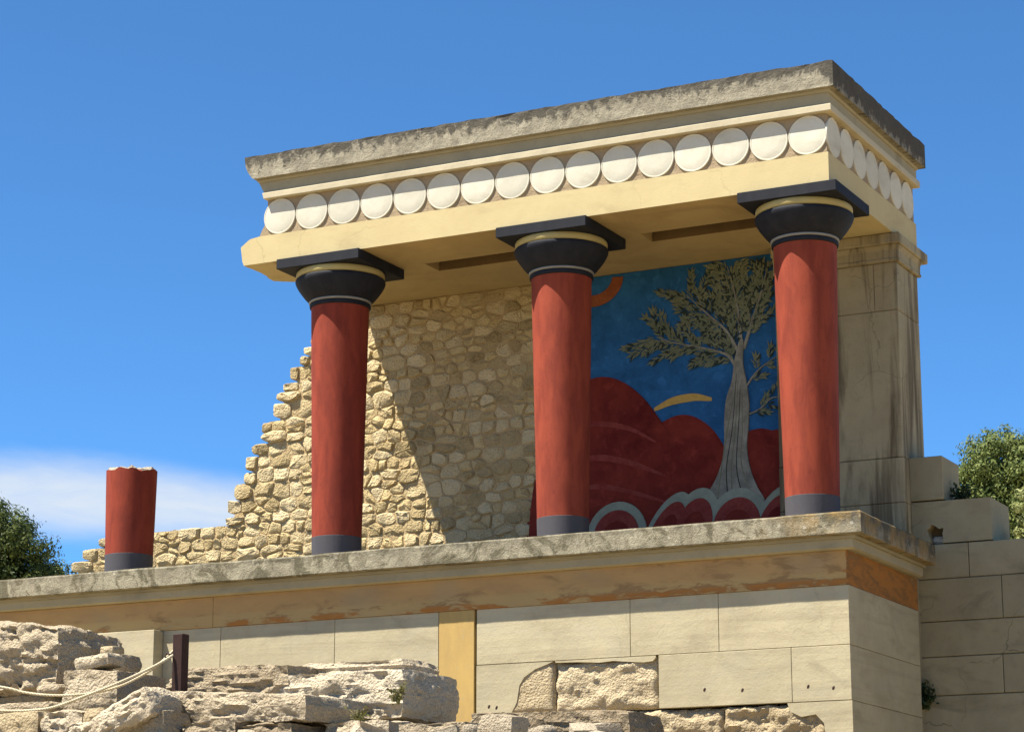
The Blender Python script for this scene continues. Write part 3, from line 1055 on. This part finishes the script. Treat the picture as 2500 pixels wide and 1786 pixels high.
obj('roof_slab', stack([ent_ring(.0926, z, j, 2.385, 120, 30, 18) for z, j in ((3.5287, .003), (3.545, .004), (3.60, .005), (3.66, .006), (3.725, .008), (3.7456, .010))]), 'roof_slab', ent)
obj('fascia_moulding', stack([ent_ring(s, z, 0, 2.34) for s, z in ((.028, 3.505), (.036, 3.512), (.038, 3.5275))]), 'fascia', ent)
obj('fascia', stack([ent_ring(.018, z, 0, 2.335) for z in (3.397, 3.44, 3.504)]), 'fascia', ent)
obj('fillet', stack([ent_ring(d, z, .0015, 2.335) for d, z in ((.046, 3.338), (.050, 3.343), (.050, 3.391), (.047, 3.396))]), 'fillet', ent)
obj('frieze', stack([ent_ring(-.013, z, .0025, 2.31) for z in (3.0045, 3.05, 3.10, 3.17, 3.24, 3.337)]), 'frieze', ent)


def beam_ring(z):
    r = []
    xl = XL(0, z)
    nf = 70
    for i in range(nf):
        x = xl + (0 - xl) * i / nf
        r.append((x, .0012 * nz(x, 2, z, 3, 2) * (1 if i else 0), z))
    for i in range(12):
        r.append((0, 2.33 * i / 12, z))
    r += [(0, 2.33, z), (-.6, 2.33, z), (-.6, .692, z)]
    for i in range(12):
        y = .692 * (1 - i / 12)
        r.append((XL(y, z), y, z))
    return r


obj('front_beam', stack([beam_ring(z) for z in (2.75, 2.79, 2.85, 2.90, 2.926, 2.95, 2.975, 2.991, 3.004)]), 'cream', ent)


def back_ring(z, y0=.972):
    r = [(-.602, y0, z), (-.602, 2.33, z)]
    for i in range(10):
        y = 2.33 + (y0 - 2.33) * i / 9
        r.append((XL(y, z), y, z))
    return r


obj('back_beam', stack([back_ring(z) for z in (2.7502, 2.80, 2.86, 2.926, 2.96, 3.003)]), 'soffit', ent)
obj('cross_beam', box(-5.36, -4.11, .6935, .9705, 2.7505, 3.003, 0), 'soffit', ent)
obj('cross_beam', box(-2.75, -1.98, .6935, .9705, 2.7505, 3.003, 0), 'soffit', ent)
for xa, xb in ((-4.11, -2.75), (-1.98, -.602)):
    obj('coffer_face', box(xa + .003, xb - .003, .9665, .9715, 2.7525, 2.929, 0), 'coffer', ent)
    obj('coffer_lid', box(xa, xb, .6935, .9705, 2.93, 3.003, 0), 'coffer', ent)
# thin sheet under the beam, browner and darker than its cream front
obj('soffit_sheet', box(-5.32, -.003, .004, .69, 2.7488, 2.7498, 0), 'soffit', ent)


def disc_mesh():
    n = 40
    prof = [(.166, .016), (.166, .003), (.1635, .0), (.155, .0), (.152, .002), (.148, .001), (.07, .0005)]
    V, F = [], []
    for r, d in prof:
        for i in range(n):
            t = 2 * math.pi * i / n
            V.append((r * math.cos(t), d, r * math.sin(t)))
    for k in range(len(prof) - 1):
        for i in range(n):
            F.append((k * n + i, k * n + (i + 1) % n, (k + 1) * n + (i + 1) % n, (k + 1) * n + i))
    F.append(tuple((len(prof) - 1) * n + i for i in range(n)))
    F.append(tuple(range(n - 1, -1, -1)))
    return V, F


d0 = obj('disc', disc_mesh(), 'disc', ent, True, 30)
rd = random.Random(2)
spots = [(-.172 - .3377 * i, 0.0, 3.1705, 0) for i in range(16)] + [(.0, .158 + .3265 * i, 3.1705, 1) for i in range(7)]
for i, (x, y, z, side) in enumerate(spots):
    o = d0 if i == 0 else d0.copy()
    if i:
        COL.objects.link(o)
        o.parent = ent
        o.matrix_parent_inverse = d0.matrix_parent_inverse.copy()
    o.location = (x, y, z)
    o.rotation_euler = (0, 0, math.pi / 2 if side else 0)
    s = 1 + rd.uniform(-.008, .006)
    o.scale = (s, 1, s)


# ------------------------------------------------------------------ foreground ruins
def rock_mesh(x0, x1, y0, y1, z0, z1, seed, rot=0.0, tilt=0.0, round_=.35, amp=.05, strata=.02, cell=.022, slope=0.0, flat_right=.75, pitch=0.0):
    cx, cy, cz = (x0 + x1) / 2, (y0 + y1) / 2, (z0 + z1) / 2
    hx, hy, hz = (x1 - x0) / 2, (y1 - y0) / 2, (z1 - z0) / 2
    bm = bmesh.new()
    n = [max(4, int(2 * h / cell)) for h in (hx, hy, hz)]
    idx = {}

    def vert(i, j, k):
        key = (i, j, k)
        if key not in idx:
            idx[key] = bm.verts.new((2 * i / n[0] - 1, 2 * j / n[1] - 1, 2 * k / n[2] - 1))
        return idx[key]
    for a, b, c in ((0, 1, 2), (1, 2, 0), (2, 0, 1)):
        for side in (0, n[c]):
            for i in range(n[a]):
                for j in range(n[b]):
                    q = []
                    for di, dj in ((0, 0), (1, 0), (1, 1), (0, 1)):
                        t = [0, 0, 0]
                        t[a], t[b], t[c] = i + di, j + dj, side
                        q.append(vert(*t))
                    if not side:
                        q.reverse()
                    bm.faces.new(q)
    bm.normal_update()
    R = Matrix.Rotation(rot, 3, 'Z') @ Matrix.Rotation(tilt, 3, 'Y') @ Matrix.Rotation(pitch, 3, 'X')
    sm = min(hx, hy, hz)
    for v in bm.verts:
        p = v.co.copy()
        L = p.length
        mx = max(abs(p.x), abs(p.y), abs(p.z))
        sph = p / L * 1.12
        q = p.lerp(sph * 1.0, round_ * .8)
        w = Vector((q.x * hx, q.y * hy, q.z * hz))
        # rounding of corners in metres
        d = Vector((p.x * hy * hz, p.y * hx * hz, p.z * hx * hy))
        nrm = v.normal.copy()
        g = w + Vector((seed * 7.3, seed * 3.1, seed * 5.7))
        a = amp
        if p.x > .97:
            a *= flat_right
        if p.z > .97:
            a *= .55
        big = nz(g.x, g.y, g.z, 2.3, 3)
        mid = nz(g.x, g.y, g.z * 2.2, 7.0, 4)
        lay = 0
        if strata:
            zz = (g.z + .03 * nz(g.x, g.y, g.z, 2.5, 2)) * 21
            fr = zz - math.floor(zz)
            lay = strata * ((1 - fr) ** 1.5 - .4) * (1 - abs(p.z) ** 6) * (flat_right if p.x > .97 else 1)
        fine = nz(g.x, g.y, g.z * 1.6, 21, 3)
        dirn = nrm if nrm.length > .1 else p.normalized()
        cav = nz(g.x * 1.2 + 4, g.y * 1.2, g.z * 2.6, 4.2, 4)
        cav = -1.7 * max(0, cav - .17) * (1 if p.x < .97 else .35)
        off = dirn * (a * (.85 * big + .5 * mid + .22 * fine + cav) + lay)
        w = w + off
        w.z += slope * q.x * hx * (1 if p.z > 0 else .2)
        v.co = R @ w + Vector((cx, cy, cz))
    r = ([v.co.copy() for v in bm.verts], None)
    bm.verts.index_update()
    F = [[v.index for v in f.verts] for f in bm.faces]
    bm.free()
    return r[0], F


def rock(name, label, cat, group, mat='boulder', **k):
    o = obj(name, rock_mesh(**k), mat, None, smooth=True, sharp=48)
    return tag(o, label, cat, group)


G = 'ruined stones in the foreground'
rock('boulder', 'big weathered boulder at the far left edge, largest rounded stone', 'boulder', G, x0=-6.1, x1=-4.90, y0=-3.42, y1=-2.55, z0=-1.42, z1=-.875, seed=1, round_=.38, amp=.06, strata=.010, slope=-.10, cell=.02)
rock('small_stone', 'small brownish stone perched beside the big boulder', 'stone', G, 'tan_rock', x0=-4.81, x1=-4.69, y0=-3.06, y1=-2.9, z0=-1.15, z1=-1.07, seed=2, amp=.012, strata=0, round_=.5, cell=.02)
rock('small_stone', 'small grey pointed stone at the right foot of the big boulder', 'stone', G, x0=-4.80, x1=-4.62, y0=-3.05, y1=-2.75, z0=-1.27, z1=-1.12, seed=3, amp=.03, strata=0, round_=.7, cell=.02)
rock('flat_stone', 'pale flat stone lying on the squared block', 'stone', G, x0=-4.71, x1=-4.40, y0=-3.5, y1=-3.3, z0=-1.285, z1=-1.195, seed=4, amp=.02, strata=0, round_=.4, cell=.02, tilt=-.12)
rock('squared_block', 'squared pale block with a dark right side behind the sagging rope', 'block', G, x0=-4.755, x1=-4.245, y0=-3.6, y1=-2.95, z0=-1.72, z1=-1.305, seed=5, round_=.22, amp=.022, strata=.004, slope=-.05, cell=.02)
rock('small_stone', 'smooth grey oval stone in the gap below the big boulder', 'stone', G, x0=-5.07, x1=-4.83, y0=-3.5, y1=-3.3, z0=-1.47, z1=-1.38, seed=6, amp=.015, strata=0, round_=.8, cell=.02)
rock('rough_block', 'reddish rough block in shade under the big boulder', 'block', G, 'tan_rock', x0=-6.1, x1=-4.77, y0=-3.30, y1=-2.6, z0=-1.95, z1=-1.43, seed=7, round_=.15, amp=.03, strata=.012)
rock('flat_stone', 'thin pale slab at the left edge just above the lower rope', 'stone', G, x0=-5.9, x1=-4.73, y0=-3.72, y1=-3.25, z0=-1.63, z1=-1.53, seed=8, round_=.3, amp=.02, strata=.008)
rock('rough_block', 'low block at the bottom left under the rope end', 'block', G, 'tan_rock', x0=-5.2, x1=-4.545, y0=-4.1, y1=-3.6, z0=-1.84, z1=-1.645, seed=9, round_=.25, amp=.03, strata=.008)
rock('rounded_stone', 'rounded pale stone below the squared block, left of the leaning rock', 'stone', G, x0=-4.55, x1=-4.15, y0=-4.12, y1=-3.65, z0=-1.88, z1=-1.645, seed=10, round_=.55, amp=.04, strata=.006, cell=.018)
rock('small_stone', 'small brown stone wedged below the right corner of the squared block', 'stone', G, 'tan_rock', x0=-4.19, x1=-3.96, y0=-4.1, y1=-3.7, z0=-1.78, z1=-1.63, seed=11, round_=.4, amp=.03, strata=0, cell=.022)
rock('rounded_stone', 'round pale stone at the bottom edge beneath the wedged brown stone', 'stone', G, x0=-4.22, x1=-3.93, y0=-4.25, y1=-3.9, z0=-1.98, z1=-1.745, seed=12, round_=.6, amp=.03, strata=0, cell=.018)
rock('rough_block', 'low pale stone cut off by the bottom left corner of the picture', 'block', G, x0=-5.4, x1=-4.52, y0=-4.4, y1=-4.05, z0=-2.05, z1=-1.815, seed=13, round_=.3, amp=.03, strata=.006)
rock('leaning_rock', 'long rock leaning up to the right below the rope post', 'rock', G, x0=-4.02, x1=-3.40, y0=-4.35, y1=-3.95, z0=-1.86, z1=-1.66, seed=14, round_=.35, amp=.04, strata=.01, tilt=-.46, cell=.018)
rock('rounded_stone', 'pale upright stone under the left end of the long front slab', 'stone', G, x0=-3.64, x1=-3.36, y0=-4.28, y1=-3.95, z0=-1.96, z1=-1.69, seed=15, round_=.35, amp=.03, strata=.004, cell=.018)
rock('rough_slab', 'eroded slab just behind the rope post', 'slab', G, x0=-4.05, x1=-2.95, y0=-3.32, y1=-2.7, z0=-1.62, z1=-1.305, seed=16, round_=.36, amp=.045, strata=.02)
rock('layered_slab', 'thin layered slab lying highest in the rock pile, left of the ochre strip', 'slab', G, x0=-3.18, x1=-2.26, y0=-2.9, y1=-2.35, z0=-1.48, z1=-1.265, seed=17, round_=.4, amp=.03, strata=.034)
rock('long_block', 'long eroded block with a dark cut end at right, left of the ochre strip', 'block', G, x0=-3.26, x1=-2.03, y0=-3.32, y1=-2.45, z0=-1.74, z1=-1.385, seed=18, round_=.28, amp=.035, strata=.012, cell=.02)
rock('long_slab', 'long front slab with smooth shaded right face below the rope post', 'slab', G, x0=-3.60, x1=-2.30, y0=-4.0, y1=-3.33, z0=-1.79, z1=-1.575, seed=19, round_=.2, amp=.03, strata=.012, rot=-.13, slope=-.075, cell=.02)
rock('dark_slab', 'dark low slab tucked below the cut end of the long block', 'slab', G, x0=-1.72, x1=-1.20, y0=-4.0, y1=-3.5, z0=-2.1, z1=-1.835, seed=20, round_=.2, amp=.025, strata=.01)
rock('rough_block', 'rough rubble block under the left part of the long front slab', 'block', G, x0=-3.36, x1=-2.86, y0=-4.15, y1=-3.7, z0=-2.1, z1=-1.77, seed=21, round_=.3, amp=.045, strata=.015)
rock('rough_block', 'rough rubble block under the middle of the long front slab', 'block', G, x0=-2.88, x1=-2.42, y0=-4.15, y1=-3.7, z0=-2.15, z1=-1.80, seed=22, round_=.3, amp=.045, strata=.015)
rock('rough_block', 'shaded rough block beneath the smooth right face of the long front slab', 'block', G, x0=-2.40, x1=-1.85, y0=-3.85, y1=-3.3, z0=-2.1, z1=-1.79, seed=23, round_=.25, amp=.04, strata=.01)
rock('low_slab', 'low slab with sunlit top in front of the eroded stones, right of the ochre strip', 'slab', G, x0=-1.64, x1=-.37, y0=-3.2, y1=-2.6, z0=-2.1, z1=-1.715, seed=24, round_=.28, amp=.035, strata=.012, slope=-.03, cell=.02)
rock('rough_block', 'small pale block left of the low slab at the bottom edge', 'block', G, x0=-1.78, x1=-1.50, y0=-3.75, y1=-3.4, z0=-2.05, z1=-1.86, seed=25, round_=.3, amp=.025, strata=.005, cell=.018)

# loose rubble packed between the bigger stones
rg = random.Random(77)
parts = []
for i in range(130):
    x = rg.uniform(-6.2, -.4)
    y = rg.uniform(-4.5, -2.2)
    s = rg.uniform(.05, .15)
    zt = -1.98 + .07 * (y + 4.2) + rg.uniform(-.06, .06)
    parts.append(rock_mesh(x - s, x + s, y - s * .7, y + s * .7, zt - s * .6, zt + s * .6, 100 + i, rot=rg.uniform(-1, 1), tilt=rg.uniform(-.4, .4), round_=.6, amp=.03, strata=0, cell=.07))
obj('rubble', join(parts), 'pebbles', None, True, 50, kind='stuff')
obj('rubble_bank', box(-6.6, -.2, -4.6, -1.9, -2.6, -2.06, .05), 'pebbles', None, kind='structure')

# rope post and its two ropes
pst = thing('rope_post', 'short dark rusty square post standing among the stones, holding two ropes', 'post', (-3.665, -3.66, -1.6))
obj('post_tube', box(-3.704, -3.618, -3.705, -3.62, -1.66, -1.108, .006), 'iron', pst)
obj('eyelet', tube([(-3.70, -3.71, -1.255), (-3.735, -3.73, -1.25), (-3.745, -3.73, -1.275), (-3.71, -3.712, -1.285)], .006, 6), 'iron', pst)
ra = smooth_poly([(-6.3, -4.15, -1.42), (-5.7, -4.1, -1.57), (-4.95, -4.02, -1.622), (-4.67, -4.0, -1.628), (-4.48, -3.99, -1.609), (-4.215, -3.97, -1.535), (-3.98, -3.92, -1.452), (-3.78, -3.83, -1.352), (-3.69, -3.715, -1.262)], False, 6)
tag(obj('rope', tube(ra, .0105, 8), 'rope', None, True), 'lower cream rope, hanging nearest to the viewer and attached lower on the post', 'rope', 'barrier ropes')
rb = smooth_poly([(-6.3, -4.1, -1.22), (-5.6, -4.05, -1.36), (-4.98, -3.98, -1.449), (-4.79, -3.96, -1.494), (-4.56, -3.95, -1.524), (-4.32, -3.93, -1.527), (-4.10, -3.90, -1.50), (-3.94, -3.86, -1.447), (-3.79, -3.78, -1.345), (-3.71, -3.66, -1.21)], False, 6)
tag(obj('rope', tube(rb, .0095, 8), 'rope', None, True), 'upper cream rope, sagging across the squared block behind the lower one', 'rope', 'barrier ropes')


# ------------------------------------------------------------------ plants
def leaf_cloud(blobs, count, size, seed, flat=.22, fill=.25, clump=.28):
    rs = np.random.RandomState(seed)
    V, F = [], []
    vol = np.array([b[3] * b[4] * b[5] for b in blobs]) ** .67
    vol /= vol.sum()
    for b, share in zip(blobs, vol):
        c, r = np.array(b[:3]), np.array(b[3:])
        n = int(count * share)
        nc = max(6, int(n / 70))
        d = rs.normal(size=(nc, 3))
        d /= np.linalg.norm(d, axis=1)[:, None]
        rad = 1 - fill * rs.rand(nc) ** 1.5
        ctr = d * rad[:, None]
        csize = clump * (.6 + .7 * rs.rand(nc))
        k = rs.randint(0, nc, n)
        q = rs.normal(size=(n, 3))
        q /= np.linalg.norm(q, axis=1)[:, None]
        q *= (.55 + .45 * rs.rand(n))[:, None]
        p = ctr[k] + q * csize[k][:, None]
        out = q + .5 * d[k]
        out /= np.linalg.norm(out, axis=1)[:, None]
        pw = c + p * r
        nr = out + flat * rs.normal(size=(n, 3))
        nr /= np.linalg.norm(nr, axis=1)[:, None]
        a = np.cross(nr, rs.normal(size=(n, 3)))
        a /= np.linalg.norm(a, axis=1)[:, None]
        bb = np.cross(nr, a)
        s = size * (.6 + .8 * rs.rand(n))[:, None]
        quad = np.stack([pw - a * s, pw + bb * s * .45, pw + a * s, pw - bb * s * .45], 1).reshape(-1, 3)
        k0 = len(V)
        V += quad.tolist()
        F += [(k0 + 4 * i, k0 + 4 * i + 1, k0 + 4 * i + 2, k0 + 4 * i + 3) for i in range(n)]
    return V, F


def leaf_obj(name, vf, mat, parent):
    me = bpy.data.meshes.new(name)
    me.from_pydata(vf[0], [], vf[1])
    return link(name, me, mat, parent)


def tree(name, label, cat, base, blobs, count, size, mat, seed, trunk_r=.22, group=None, clump=.28, fill=.25):
    t = thing(name, label, cat, base, group)
    leaf_obj('crown', leaf_cloud(blobs, count, size, seed, clump=clump, fill=fill), mat, t)
    b = Vector(base)
    cen = Vector((sum(q[0] for q in blobs) / len(blobs), sum(q[1] for q in blobs) / len(blobs), max(q[2] for q in blobs)))
    tr = [tube([b, b.lerp(cen, .35) + Vector((.1, .05, 0)), b.lerp(cen, .7), cen], [trunk_r, trunk_r * .8, trunk_r * .55, trunk_r * .2], 9)]
    for q in blobs:
        s = b.lerp(cen, .5)
        e = Vector(q[:3])
        if (e - s).length > .3:
            tr.append(tube([s, s.lerp(e, .5) + Vector((0, 0, .1)), e], [trunk_r * .45, trunk_r * .3, trunk_r * .08], 7))
    obj('trunk', join(tr), 'bark', t, True)
    return t


tree('evergreen_tree', 'dense dark evergreen tree with rounded crown beyond the left end of the ledge', 'tree', (-24.0, 17.2, -2.3),
     [(-24.1, 17.2, 2.8, 2.6, 2.2, 2.3), (-22.75, 17.3, 3.8, 1.08, 1.1, 1.02), (-22.15, 17.45, 3.45, 1.0, 1.0, 1.0), (-23.3, 17.2, 4.1, 1.0, 1.0, 1.0), (-22.0, 17.5, 2.6, 1.0, 1.0, 1.05), (-22.9, 17.0, 2.6, 1.1, 1.0, 1.3), (-24.4, 17.1, 4.4, 1.3, 1.2, 1.0), (-22.5, 17.4, 1.5, 1.25, 1.3, 1.2)],
     200000, .036, 'leaf_dark', 3, .3, 'trees beyond the ruins', .23, .5)
tree('round_shrub', 'small round green shrub at the foot of the dark evergreen, left of the low rubble', 'shrub', (-21.45, 18.2, -2.2),
     [(-21.45, 18.2, 2.85, .62, .7, .72), (-21.0, 18.3, 2.4, .6, .6, .7), (-21.7, 18.1, 2.0, .8, .8, .9)], 30000, .035, 'leaf_pine', 8, .1, 'trees beyond the ruins', .24, .5)
tree('olive_green_tree', 'loose olive green tree with bushy uneven crown behind the stepped wall', 'tree', (-6.2, 30.6, -2.3),
     [(-6.95, 30.3, 5.95, .92, .9, .95), (-7.6, 30.1, 5.45, .75, .7, .7), (-6.25, 30.5, 6.05, .75, .9, .7), (-7.15, 30.2, 4.8, .85, .9, .85), (-5.6, 30.8, 5.4, 1.1, 1.1, 1.1), (-6.4, 30.4, 4.9, .9, .9, .9), (-6.6, 30.5, 3.6, 1.5, 1.3, 1.2), (-5.2, 30.8, 6.25, .6, .7, .6), (-7.95, 30.0, 4.95, .45, .5, .5)],
     200000, .038, 'leaf_pine', 5, .2, 'trees beyond the ruins', .23, .5)
tree('pale_green_tree', 'pale yellow-green leafy tree at the right edge in front of the olive green tree', 'tree', (-4.05, 24.2, -2.3),
     [(-4.72, 24.2, 4.28, .34, .4, .40), (-4.78, 24.2, 3.72, .34, .4, .36), (-4.3, 24.2, 4.4, .5, .5, .5), (-4.66, 24.2, 3.1, .45, .5, .5), (-4.1, 24.3, 3.6, .7, .7, .8), (-4.4, 24.2, 2.4, .7, .7, .7)],
     36000, .035, 'leaf_pale', 6, .1, 'trees beyond the ruins', .24)


def weed(name, label, base, h, spread, n, size, mat, seed):
    t = thing(name, label, 'plant', base)
    rs = random.Random(seed)
    b = Vector(base)
    stems = []
    L = []
    for i in range(n):
        e = b + Vector((rs.uniform(-spread, spread), rs.uniform(-spread * .6, spread * .2), h * rs.uniform(.45, 1)))
        mid = b.lerp(e, .5) + Vector((rs.uniform(-.02, .02), -.01, .02))
        stems.append(tube([b, mid, e], [.004, .003, .0015], 5))
        for k in range(7):
            p = b.lerp(e, rs.uniform(.25, 1.0)) + Vector((rs.uniform(-1, 1), rs.uniform(-1, .4), rs.uniform(-1, 1))) * size * .8
            d = Vector((rs.uniform(-1, 1), rs.uniform(-1, .2), rs.uniform(-.5, 1))).normalized()
            s = d.cross(Vector((rs.uniform(-1, 1), rs.uniform(-1, 1), rs.uniform(-1, 1)))).normalized()
            l = size * rs.uniform(.6, 1.2)
            L.append(([p, p + d * l * .5 + s * l * .28, p + d * l, p + d * l * .5 - s * l * .28], [(0, 1, 2, 3)]))
    obj('stem', join(stems), 'stem', t, True)
    v, f = join(L)
    leaf_obj('leaves', ([tuple(p) for p in v], f), mat, t)
    return t


weed('weed', 'dark green weed growing from the joint between bastion and stepped wall', (.085, 1.845, -1.36), .24, .085, 22, .05, 'leaf_weed', 1)
weed('weed', 'small dark bush growing on the step of the stepped wall', (.375, 2.12, .405), .17, .11, 26, .045, 'leaf_weed', 2)
weed('weed', 'thin dry grass tuft hanging between the long slab and the long block', (-1.98, -3.50, -1.66), .13, .06, 14, .03, 'leaf_moss', 3)
weed('weed', 'tiny dry grass tuft among loose stones right of the smooth slab face', (-2.12, -3.78, -1.82), .12, .07, 12, .03, 'leaf_moss', 4)
